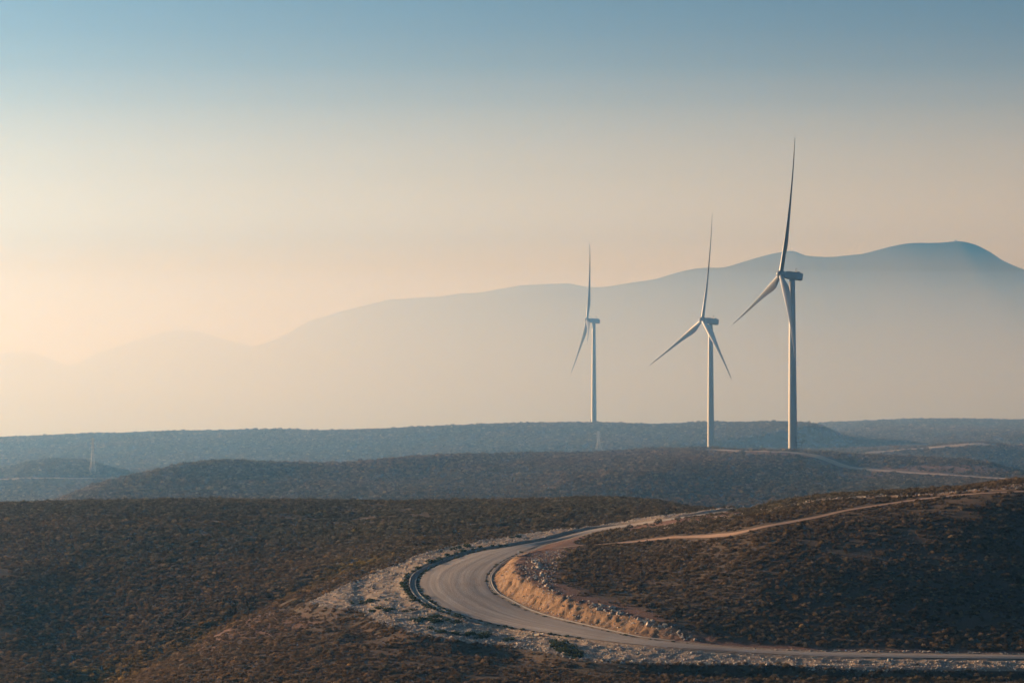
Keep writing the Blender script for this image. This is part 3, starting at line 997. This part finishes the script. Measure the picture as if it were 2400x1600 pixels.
bm_obj('cabinet', bm, M_steel, root)

# marker post by the farthest tower
p = (float(s_of(1384.5, 992)) * 1885, 1885.0)
root = link('marker_post', None, label='short rust coloured post left of the farthest tower', cat='post', loc=(p[0], p[1], float(height(Z, *p))))
M_rust = simple_mat('rusty_paint', (0.30, 0.14, 0.08), 0.8, 0.2, 2.0)
bm = bmesh.new()
add_box(bm, (0, 0, 1.3), (0.5, 0.5, 3.4))
bm_obj('post', bm, M_rust, root)
bm = bmesh.new()
add_box(bm, (0, 0, 3.06), (0.7, 0.7, 0.14))
bm_obj('cap', bm, M_rust, root)

# two white leaf shaped plates splayed on a short post at the crest
p = ground_hit(Z, 1742, 1192, 420, 500)
root = link('road_marker', None, label='pair of small white splayed plates on the hill crest', cat='marker', loc=tuple(p))
bm = bmesh.new()
add_bar(bm, (0, 0, -0.3), (0, 0, 0.85), 0.035, 6)
bm_obj('post', bm, M_dark, root)
for sg in (-1, 1):
    bm = bmesh.new()
    pts = [(0.03, 0.72), (0.07, 0.62), (0.20, 0.26), (0.19, 0.18), (0.11, 0.13), (0.05, 0.20), (0.02, 0.5)]
    fr = [bm.verts.new((sg * a, -0.03, b2)) for a, b2 in pts]
    bk = [bm.verts.new((sg * a, 0.0, b2)) for a, b2 in pts]
    bm.faces.new(fr)
    bm.faces.new(bk[::-1])
    for k_ in range(len(pts)):
        bm.faces.new((fr[k_], bk[k_], bk[(k_ + 1) % len(pts)], fr[(k_ + 1) % len(pts)]))
    bmesh.ops.recalc_face_normals(bm, faces=bm.faces)
    bm_obj('plate', bm, M_white, root)

# concrete drain chute on the embankment
p = ground_hit(Z, 1262, 1488, 280, 420)
root = link('drain_chute', None, label='short pale concrete drain chute below the road edge', cat='drain', loc=tuple(p))
root.rotation_euler = (R(-8), 0, R(35))
root.scale = (0.7, 0.7, 0.6)
bm = bmesh.new()
add_box(bm, (0, 0, 0.05), (0.9, 2.2, 0.16))
bm_obj('channel_floor', bm, M_concrete, root)
for sg in (-1, 1):
    bm = bmesh.new()
    add_box(bm, (sg * 0.52, 0, 0.22), (0.14, 2.2, 0.5))
    bm_obj('side_wall', bm, M_concrete, root)
bm = bmesh.new()
add_box(bm, (0, 1.1, 0.3), (1.5, 0.16, 0.7))
bm_obj('headwall', bm, M_concrete, root)

# summit masts on the mountains
def summit(x, y, z, h, label, hut=True):
    root = link('summit_mast', None, label=label, cat='mast', group='masts on the mountain tops', loc=(x, y, z - 2))
    bm = bmesh.new()
    add_bar(bm, (0, 0, -3), (0, 0, h), h * 0.07, 6, h * 0.035)
    bm_obj('mast', bm, M_steel, root)
    for t in (0.55, 0.8):
        bm = bmesh.new()
        add_bar(bm, (-h * 0.09, 0, h * t), (h * 0.09, 0, h * t), h * 0.05, 5)
        bm_obj('antenna', bm, M_steel, root)
    if hut:
        bm = bmesh.new()
        add_box(bm, (h * 0.25, 0, 1.5), (h * 0.7, 8, 7))
        bm_obj('hut', bm, M_concrete, root)
for u_, h_, f_, lb in ((2241, 8, peak_main, 'tiny mast and hut on the highest mountain summit'),
                       (411, 34, peak_far, 'leftmost faint mast on the far rounded mountain'),
                       (423, 22, peak_far, 'middle faint mast on the far rounded mountain'),
                       (443, 37, peak_far, 'rightmost faint mast on the far rounded mountain')):
    x_, y_, z_ = f_(u_)
    summit(x_, y_, z_, h_, lb)

# ------------------------------------------------------------------ plants and stones
def shrub_mesh(name, seed, mat, leaves=110, squash=0.62):
    r_ = random.Random(seed)
    bm = bmesh.new()
    bmesh.ops.create_icosphere(bm, subdivisions=2, radius=0.36)
    for vtx in bm.verts:
        d = vtx.co.normalized()
        k_ = 1 + r_.uniform(-0.32, 0.32)
        vtx.co = Vector((d.x * 0.29 * k_, d.y * 0.29 * k_, max(-0.08, 0.11 + d.z * 0.22 * k_)))
    for _ in range(leaves):
        a = r_.uniform(0, 2 * math.pi)
        e = math.asin(r_.uniform(-0.05, 0.98))
        d = Vector((math.cos(a) * math.cos(e), math.sin(a) * math.cos(e), math.sin(e)))
        c = Vector((d.x * 0.42, d.y * 0.42, 0.12 + d.z * 0.38)) * r_.uniform(0.85, 1.12)
        out = (d + Vector((r_.uniform(-.5, .5), r_.uniform(-.5, .5), r_.uniform(0, .7)))).normalized()
        side = out.cross(Vector((r_.uniform(-1, 1), r_.uniform(-1, 1), r_.uniform(-1, 1)))).normalized()
        L, w = r_.uniform(0.12, 0.27), r_.uniform(0.045, 0.085)
        bm.faces.new([bm.verts.new(c - side * w), bm.verts.new(c + side * w), bm.verts.new(c + out * L)])
    me_ = bpy.data.meshes.new(name)
    bm.to_mesh(me_)
    bm.free()
    me_.materials.append(mat)
    return me_

def stone_mesh(name, seed, mat):
    r_ = random.Random(seed)
    bm = bmesh.new()
    pts = []
    for _ in range(15):
        v_ = Vector((r_.gauss(0, 1), r_.gauss(0, 1), r_.gauss(0, 1))).normalized() * r_.uniform(0.38, 0.55)
        pts.append(bm.verts.new((v_.x * 1.15, v_.y * 0.95, v_.z * 0.75 + 0.22)))
    bmesh.ops.convex_hull(bm, input=pts)
    for v_ in [v_ for v_ in bm.verts if not v_.link_faces]:
        bm.verts.remove(v_)
    me_ = bpy.data.meshes.new(name)
    bm.to_mesh(me_)
    bm.free()
    me_.materials.append(mat)
    return me_

def template_collection(name, meshes):
    c = bpy.data.collections.new(name)
    for k_, m_ in enumerate(meshes):
        o = bpy.data.objects.new('%s_%d' % (name, k_), m_)
        c.objects.link(o)
    return c

def scatter_object(name, coll, pts, scale, rotz, tint, label, cat_unused=None, tilt=0.0):
    me_ = bpy.data.meshes.new(name)
    n_ = len(pts)
    me_.vertices.add(n_)
    me_.vertices.foreach_set('co', np.ascontiguousarray(pts, np.float32).ravel())
    a = me_.attributes.new('size', 'FLOAT_VECTOR', 'POINT')
    a.data.foreach_set('vector', np.ascontiguousarray(scale, np.float32).ravel())
    rot = np.zeros((n_, 3), np.float32)
    rot[:, 2] = rotz
    if tilt:
        rot[:, :2] = rng.normal(0, tilt, (n_, 2))
    a = me_.attributes.new('turn', 'FLOAT_VECTOR', 'POINT')
    a.data.foreach_set('vector', rot.ravel())
    a = me_.attributes.new('pick', 'INT', 'POINT')
    a.data.foreach_set('value', rng.integers(0, len(coll.objects), n_).astype(np.int32))
    tc = np.ones((n_, 4), np.float32)
    tc[:, :3] = tint
    a = me_.attributes.new('tint', 'FLOAT_COLOR', 'POINT')
    a.data.foreach_set('color', tc.ravel())
    o = link(name, me_, kind='stuff', label=label)
    ng = bpy.data.node_groups.new(name + '_spread', 'GeometryNodeTree')
    ng.interface.new_socket('Geometry', in_out='INPUT', socket_type='NodeSocketGeometry')
    ng.interface.new_socket('Geometry', in_out='OUTPUT', socket_type='NodeSocketGeometry')
    N, Lk = ng.nodes, ng.links
    gi, go = N.new('NodeGroupInput'), N.new('NodeGroupOutput')
    ci = N.new('GeometryNodeCollectionInfo')
    ci.inputs['Collection'].default_value = coll
    ci.inputs['Separate Children'].default_value = True
    ci.inputs['Reset Children'].default_value = True
    iop = N.new('GeometryNodeInstanceOnPoints')
    iop.inputs['Pick Instance'].default_value = True
    def attr(nm, typ):
        an = N.new('GeometryNodeInputNamedAttribute')
        an.data_type = typ
        an.inputs['Name'].default_value = nm
        return an.outputs['Attribute']
    Lk.new(gi.outputs[0], iop.inputs['Points'])
    Lk.new(ci.outputs[0], iop.inputs['Instance'])
    Lk.new(attr('pick', 'INT'), iop.inputs['Instance Index'])
    Lk.new(attr('turn', 'FLOAT_VECTOR'), iop.inputs['Rotation'])
    Lk.new(attr('size', 'FLOAT_VECTOR'), iop.inputs['Scale'])
    Lk.new(iop.outputs[0], go.inputs[0])
    md = o.modifiers.new('spread', 'NODES')
    md.node_group = ng
    return o

# visibility from the viewpoint (used only to leave out scrub that lies wholly behind a crest)
ANG = Z / GY
RUNMAX = np.maximum.accumulate(ANG, 0)

def sample_scrub(y0, y1, dens):
    smax = 0.29 if y1 <= 600 else 0.255
    area = smax * (y1**2 - y0**2)
    n_ = int(area * dens)
    y = np.sqrt(rng.random(n_) * (y1**2 - y0**2) + y0**2)
    s = (rng.random(n_) * 2 - 1) * smax
    x = s * y
    i = np.clip(np.searchsorted(YR, y) - 1, 0, NR - 1)
    j = np.clip(np.searchsorted(S, s), 0, NC - 1)
    z = height(Z, x, y)
    keep = (z + 1.2) / y > RUNMAX[i, j] - 0.0025
    keep &= (z / y > float(tz_of(1690)))
    keep &= rng.random(n_) > bare[i, j]
    clump = fbm(x / 4.5, y / 4.5, 3) + 0.75 * fbm(x / 30.0, y / 42.0, 3)
    keep &= (clump + rng.normal(0, 0.18, n_)) > -0.47
    return x[keep], y[keep], z[keep]

XS, YS, ZS, SC, TI = [], [], [], [], []
for y0, y1, dens, r_lo, r_hi in ((270, 345, 3.2, 0.28, 0.70), (345, 450, 2.9, 0.30, 0.76), (320, 430, 1.2, 0.26, 0.6), (450, 600, 2.1, 0.38, 0.88),
                                 (820, 1180, 0.55, 0.75, 1.6), (1180, 1420, 0.38, 0.9, 1.9), (1420, 2000, 0.27, 1.1, 2.3), (2000, 2420, 0.2, 1.4, 2.6)):
    x, y, z = sample_scrub(y0, y1, dens)
    n_ = len(x)
    sz = r_lo + (r_hi - r_lo) * rng.random(n_)**1.6
    big = fbm(x / 30.0, y / 45.0, 3)
    sz *= 1 + 0.35 * big
    sz *= np.where(rng.random(n_) < 0.05, 1.6, 1.0)
    XS.append(x); YS.append(y); ZS.append(z); SC.append(sz)
    base_t = np.ones((n_, 3))
    v_ = rng.random(n_)
    warm = np.clip(0.5 + 1.1 * fbm(x / 60.0 + 5, y / 80.0, 3), 0, 1)[:, None]
    base_t *= (1 - warm) * np.array([0.92, 1.0, 0.95]) + warm * np.array([1.22, 1.0, 0.80])
    base_t *= np.clip(np.exp(rng.normal(-0.06, 0.38, n_)), 0.35, 2.1)[:, None]
    dry = rng.random(n_) < 0.02
    base_t[dry] *= np.array([1.55, 1.35, 0.9])
    TI.append(base_t)
XS, YS, ZS, SC, TI = map(np.concatenate, (XS, YS, ZS, SC, TI))
# greener growth along the gully
gx = np.array([ground_hit(Z, *q, y1=520) for q in ((140, 1640), (260, 1575), (400, 1512), (520, 1460), (620, 1412), (740, 1358), (840, 1322), (930, 1300))])
dg, _ = poly_dist(XS, YS, gx)
gw = np.exp(-(dg / 5.5)**2) * (YS < 450)
TI *= 1 + gw[:, None] * np.array([0.55, 0.50, -0.15]) * np.clip(0.5 + 1.6 * fbm(XS / 9.0, YS / 12.0, 3), 0, 1.4)[:, None]
SC *= 1 + 0.25 * gw

# the biggest looking shrubs of all become things of their own
order = np.argsort(-(SC / YS) * ((ZS / YS) > float(tz_of(1592))) * (np.abs(XS / YS) < 0.205))
first = order[:300]
rest = np.ones(len(XS), bool)
rest[first] = False
shrub_vars = [shrub_mesh('scrub_shrub', 20 + q, M_shrub) for q in range(5)]
for q in first:
    o = link('scrub_shrub', shrub_vars[q % 5], label='one of the larger low brown shrubs on the near slopes', cat='shrub',
             group='larger shrubs of the near scrub', loc=(XS[q], YS[q], ZS[q] - 0.05))
    o.scale = (SC[q], SC[q], SC[q] * random.uniform(0.7, 1.1))
    o.rotation_euler = (0, 0, random.uniform(0, 6.28))

C_scrub = template_collection('scrub_template', [shrub_mesh('scrub_shrub_form', 50 + q, M_scrub, 90) for q in range(7)])
pts = np.stack([XS, YS, ZS - 0.05], 1)[rest]
scl = np.stack([SC, SC, SC * rng.uniform(0.65, 1.1, len(SC))], 1)[rest]
scatter_object('scrub', C_scrub, pts, scl, rng.random(rest.sum()) * 6.28, TI[rest], 'low brown scrub covering the hillsides')

# rubble
n_ = 110000
bx0, by0 = rub_poly[:, :2].min(0)
bx1, by1 = rub_poly[:, :2].max(0)
x = rng.uniform(max(bx0, -90), min(bx1, 110), n_)
y = rng.uniform(by0, by1, n_)
ok = in_poly(x, y, rub_poly) & (np.abs(x / y) < 0.29)
x, y = x[ok], y[ok]
d_edge, _ = poly_dist(x, y, rub_line[::2])
d_road, _ = poly_dist(x, y, outer3[::3])
pr = 0.30 + 0.7 * np.exp(-d_edge / 3.5)
lower = (y < 345)
pr = np.where(lower, np.maximum(pr, 0.7), pr) * sstep(1.9, 3.2, d_road)
ok = rng.random(len(x)) < pr
x, y, d_edge = x[ok], y[ok], d_edge[ok]
sz = 0.13 + 0.36 * rng.random(len(x))**2.2 + 0.15 * np.exp(-d_edge / 2.5) * rng.random(len(x))
# stones scattered along the crest rubble and the top of the cut bank
def scatter_poly(uvs, n, y0=250.0, y1=600.0):
    p3 = np.array([ground_hit(Z, a, b2, y0, y1) for a, b2 in uvs])
    lo, hi = p3[:, :2].min(0), p3[:, :2].max(0)
    out = np.zeros((0, 2))
    for _ in range(40):
        q = rng.uniform(lo, hi, (n * 3, 2))
        q = q[in_poly(q[:, 0], q[:, 1], p3)]
        out = np.concatenate([out, q])
        if len(out) >= n:
            break
    return out[:n]
extra = [scatter_poly([(1745, 1195), (1940, 1168), (2110, 1160), (2229, 1153), (2400, 1134), (2400, 1146), (2200, 1158), (1940, 1174), (1780, 1196)], 900),
         scatter_poly([(1250, 1300), (1330, 1285), (1300, 1380), (1420, 1420), (1560, 1470), (1660, 1505), (1560, 1490), (1400, 1445), (1260, 1390), (1200, 1340)], 900),
         scatter_poly([(1880, 1562), (2420, 1563), (2420, 1572), (1900, 1572)], 500),
         scatter_poly([(1400, 1256), (1500, 1240), (1640, 1216), (1740, 1202), (1750, 1208), (1620, 1232), (1480, 1252)], 400),
         scatter_poly([(1650, 1518), (1900, 1522), (2400, 1530), (2400, 1533), (1900, 1526), (1680, 1520)], 300)]
bk = (bankm > 0.5) & (rng.random(bankm.shape) < 0.12)
extra.append(np.stack([px[bk] + rng.uniform(-.3, .3, bk.sum()), py[bk] + rng.uniform(-.3, .3, bk.sum())], 1))
ex = np.concatenate(extra)
x = np.concatenate([x, ex[:, 0]])
y = np.concatenate([y, ex[:, 1]])
sz = np.concatenate([sz, 0.10 + 0.34 * rng.random(len(ex))**2.2])
C_stone = template_collection('rubble_template', [stone_mesh('rubble_stone_form', 90 + q, M_stone) for q in range(6)])
z = height(Z, x, y)
scatter_object('rubble', C_stone, np.stack([x, y, z - 0.03], 1), np.stack([sz, sz * rng.uniform(.7, 1.1, len(sz)), sz * rng.uniform(.6, 1.0, len(sz))], 1),
               rng.random(len(x)) * 6.28, np.ones((len(x), 3)), 'loose pale limestone rubble beside the road', tilt=0.35)

# boulders in piles: things of their own
boulder_vars = [stone_mesh('boulder', 140 + q, M_stone) for q in range(6)]
def boulders(uvs, n, lo, hi, label, group):
    q = scatter_poly(uvs, n)
    for a, b2 in q:
        o = link('boulder', random.choice(boulder_vars), label=label, cat='boulder', group=group)
        k_ = lo + (hi - lo) * random.random()**2
        o.scale = (k_, k_ * random.uniform(.7, 1.1), k_ * random.uniform(.7, 1.1))
        o.rotation_euler = (random.gauss(0, .4), random.gauss(0, .4), random.uniform(0, 6.28))
        o.location = (a, b2, float(height(Z, a, b2)) - 0.08)
boulders([(1248, 1318), (1262, 1310), (1282, 1350), (1286, 1366), (1262, 1370), (1250, 1352)], 48, 0.45, 1.15, 'pale boulder in the upright heap above the inside of the bend', 'heap above the inside of the bend')
boulders([(1276, 1368), (1296, 1372), (1312, 1382), (1300, 1386), (1280, 1376)], 7, 0.4, 0.8, 'pale boulder in the short row below the upright heap', 'short row below the upright heap')
boulders([(1378, 1416), (1400, 1412), (1440, 1422), (1462, 1436), (1450, 1444), (1400, 1438), (1382, 1428)], 60, 0.35, 0.85, 'pale boulder in the low heap above the middle of the cut bank', 'low heap above the middle of the cut bank')
boulders([(1490, 1452), (1520, 1450), (1565, 1466), (1610, 1484), (1636, 1502), (1600, 1498), (1550, 1478), (1500, 1464)], 46, 0.35, 0.95, 'pale boulder strewn at the tapering end of the cut bank', 'boulders at the end of the cut bank')
boulders([(1840, 1186), (1940, 1168), (2060, 1160), (2130, 1158), (2130, 1164), (1940, 1174), (1850, 1190)], 50, 0.4, 0.9, 'pale boulder in the stone line along the right crest', 'stone line along the right crest')

# dark green bushes on the rubble and along the ditches
bush_vars = [shrub_mesh('roadside_bush', 200 + q, M_bush, 100) for q in range(5)]
def bushes(pts_, lo, hi, label, group, flat=1.0):
    for a, b2 in pts_:
        o = link('roadside_bush', random.choice(bush_vars), label=label, cat='bush', group=group, loc=(a, b2, float(height(Z, a, b2)) - 0.05))
        k_ = lo + (hi - lo) * random.random()**1.5
        o.scale = (k_, k_, k_ * random.uniform(0.55, 0.9) * flat)
        o.rotation_euler = (0, 0, random.uniform(0, 6.28))
q = scatter_poly([(860, 1375), (960, 1320), (1100, 1282), (1250, 1256), (1250, 1250), (1060, 1286), (940, 1330), (800, 1400), (900, 1450), (1000, 1480), (1100, 1492), (1200, 1505), (1300, 1520), (1300, 1505), (1140, 1478), (1020, 1440), (950, 1400)], 900)
w = fbm(q[:, 0] / 5.0, q[:, 1] / 5.0, 3) + rng.normal(0, 0.1, len(q))
q = q[w > np.sort(w)[-115]]
d_r, _ = poly_dist(q[:, 0], q[:, 1], outer3[::3])
bushes(q[d_r > 2.2], 0.5, 1.3, 'dark green bush dotting the pale rubble apron', 'bushes on the rubble apron')
def along_edge(line, i0, i1, off, sign, step, jitter):
    seg = line[kk(i0):kk(i1)]
    tg = np.gradient(seg[:, :2], axis=0)
    tg /= np.linalg.norm(tg, axis=1, keepdims=True)
    nr = np.stack([-tg[:, 1], tg[:, 0]], 1) * sign
    ds = np.concatenate([[0], np.cumsum(np.linalg.norm(np.diff(seg[:, :2], axis=0), axis=1))])
    out, t = [], 0.0
    while t < ds[-1]:
        p_ = [np.interp(t, ds, seg[:, c] + nr[:, c] * (off + random.gauss(0, jitter))) for c in (0, 1)]
        if vnoise(np.array(t / 6.0), np.array(off)) > -0.22:
            out.append(p_)
        t += step * random.uniform(0.5, 1.7)
    return out
so, si = side_sign(outer3, inner3), side_sign(inner3, outer3)
bushes(along_edge(outer3, 6.5, 19.5, 0.25, so, 1.5, 0.12), 0.45, 0.95, 'dark bush on the road side of the outer gutter', 'bushes between road and outer gutter', 0.8)
bushes(along_edge(outer3, 6.0, 16.0, 2.4, so, 1.3, 0.25), 0.6, 1.3, 'dark bush on the far lip of the outer gutter', 'bushes on the far lip of the outer gutter')
bushes(along_edge(inner3, 7.5, 21.0, 0.12, si, 1.8, 0.08), 0.3, 0.7, 'small dark tuft along the inner edge of the road', 'tufts along the inner road edge', 0.8)
q = scatter_poly([(1290, 1500), (1320, 1508), (1370, 1530), (1350, 1545), (1310, 1530)], 45)
bushes(q, 0.7, 1.4, 'green bush in the damp patch below the drain chute', 'bushes below the drain chute')

# ------------------------------------------------------------------ haze
def air_body(name, prof, x0, x1, dens, color, g, label, absorb=(1, 1, 1)):
    """closed body of even air: side profile (y, z) drawn out from x0 to x1"""
    bm = bmesh.new()
    a = [bm.verts.new((x0, y_, z_)) for y_, z_ in prof]
    b2 = [bm.verts.new((x1, y_, z_)) for y_, z_ in prof]
    n = len(prof)
    bm.faces.new(a)
    bm.faces.new(b2[::-1])
    for k_ in range(n):
        bm.faces.new((a[k_], b2[k_], b2[(k_ + 1) % n], a[(k_ + 1) % n]))
    bmesh.ops.recalc_face_normals(bm, faces=bm.faces)
    m = bpy.data.materials.new(name)
    m.use_nodes = True
    nt = m.node_tree
    nt.nodes.clear()
    out = nt.nodes.new('ShaderNodeOutputMaterial')
    pv = nt.nodes.new('ShaderNodeVolumePrincipled')
    pv.inputs['Color'].default_value = tuple(color) + (1,)
    pv.inputs['Absorption Color'].default_value = tuple(absorb) + (1,)
    pv.inputs['Density'].default_value = dens
    pv.inputs['Anisotropy'].default_value = g
    nt.links.new(pv.outputs[0], out.inputs['Volume'])
    return bm_obj(name, bm, m, label=label, kind='stuff')
air_body('haze', [(-6000, -260), (46000, -260), (46000, 640), (-6000, 640)], -60000, 60000, 0.00013, (0.16, 0.50, 1.0), 0.62,
         'thin blue evening haze filling the air')
# blue haze pooled in the valleys between the hills
air_body('valley_haze', [(590, -70), (2880, -110), (2880, 10), (2500, 60), (2000, 88), (1600, 92), (1200, 78), (850, 54), (590, 26)], -9000, 9000, 0.00027, (0.24, 0.50, 1.0), 0.5,
         'pale blue haze pooled between the middle hills')
# warm bank of mist over the far plain and behind the mountains, thinning upwards
BANK = [(-0.0115, 2900, 22000), (0.0, 2900, 22000), (0.015, 3100, 19000), (0.03, 3600, 16500), (0.045, 4400, 14800), (0.06, 5400, 13400), (0.077, 6750, 11900),
        (0.09, 7500, 11600), (0.105, 8400, 11050), (0.12, 9150, 10750), (0.135, 9700, 10530), (0.15, 10000, 10380), (0.165, 10120, 10290), (0.18, 10180, 10240), (0.2, 10200, 10210)]
air_body('mist', [(a, t * a) for t, a, b2 in BANK] + [(b2, t * b2) for t, a, b2 in BANK[::-1]], -55000, 55000, 0.00026, (1.0, 0.875, 0.60), 0.32,
         'pale warm mist lying over the plain below the mountains', (0, 0, 0))
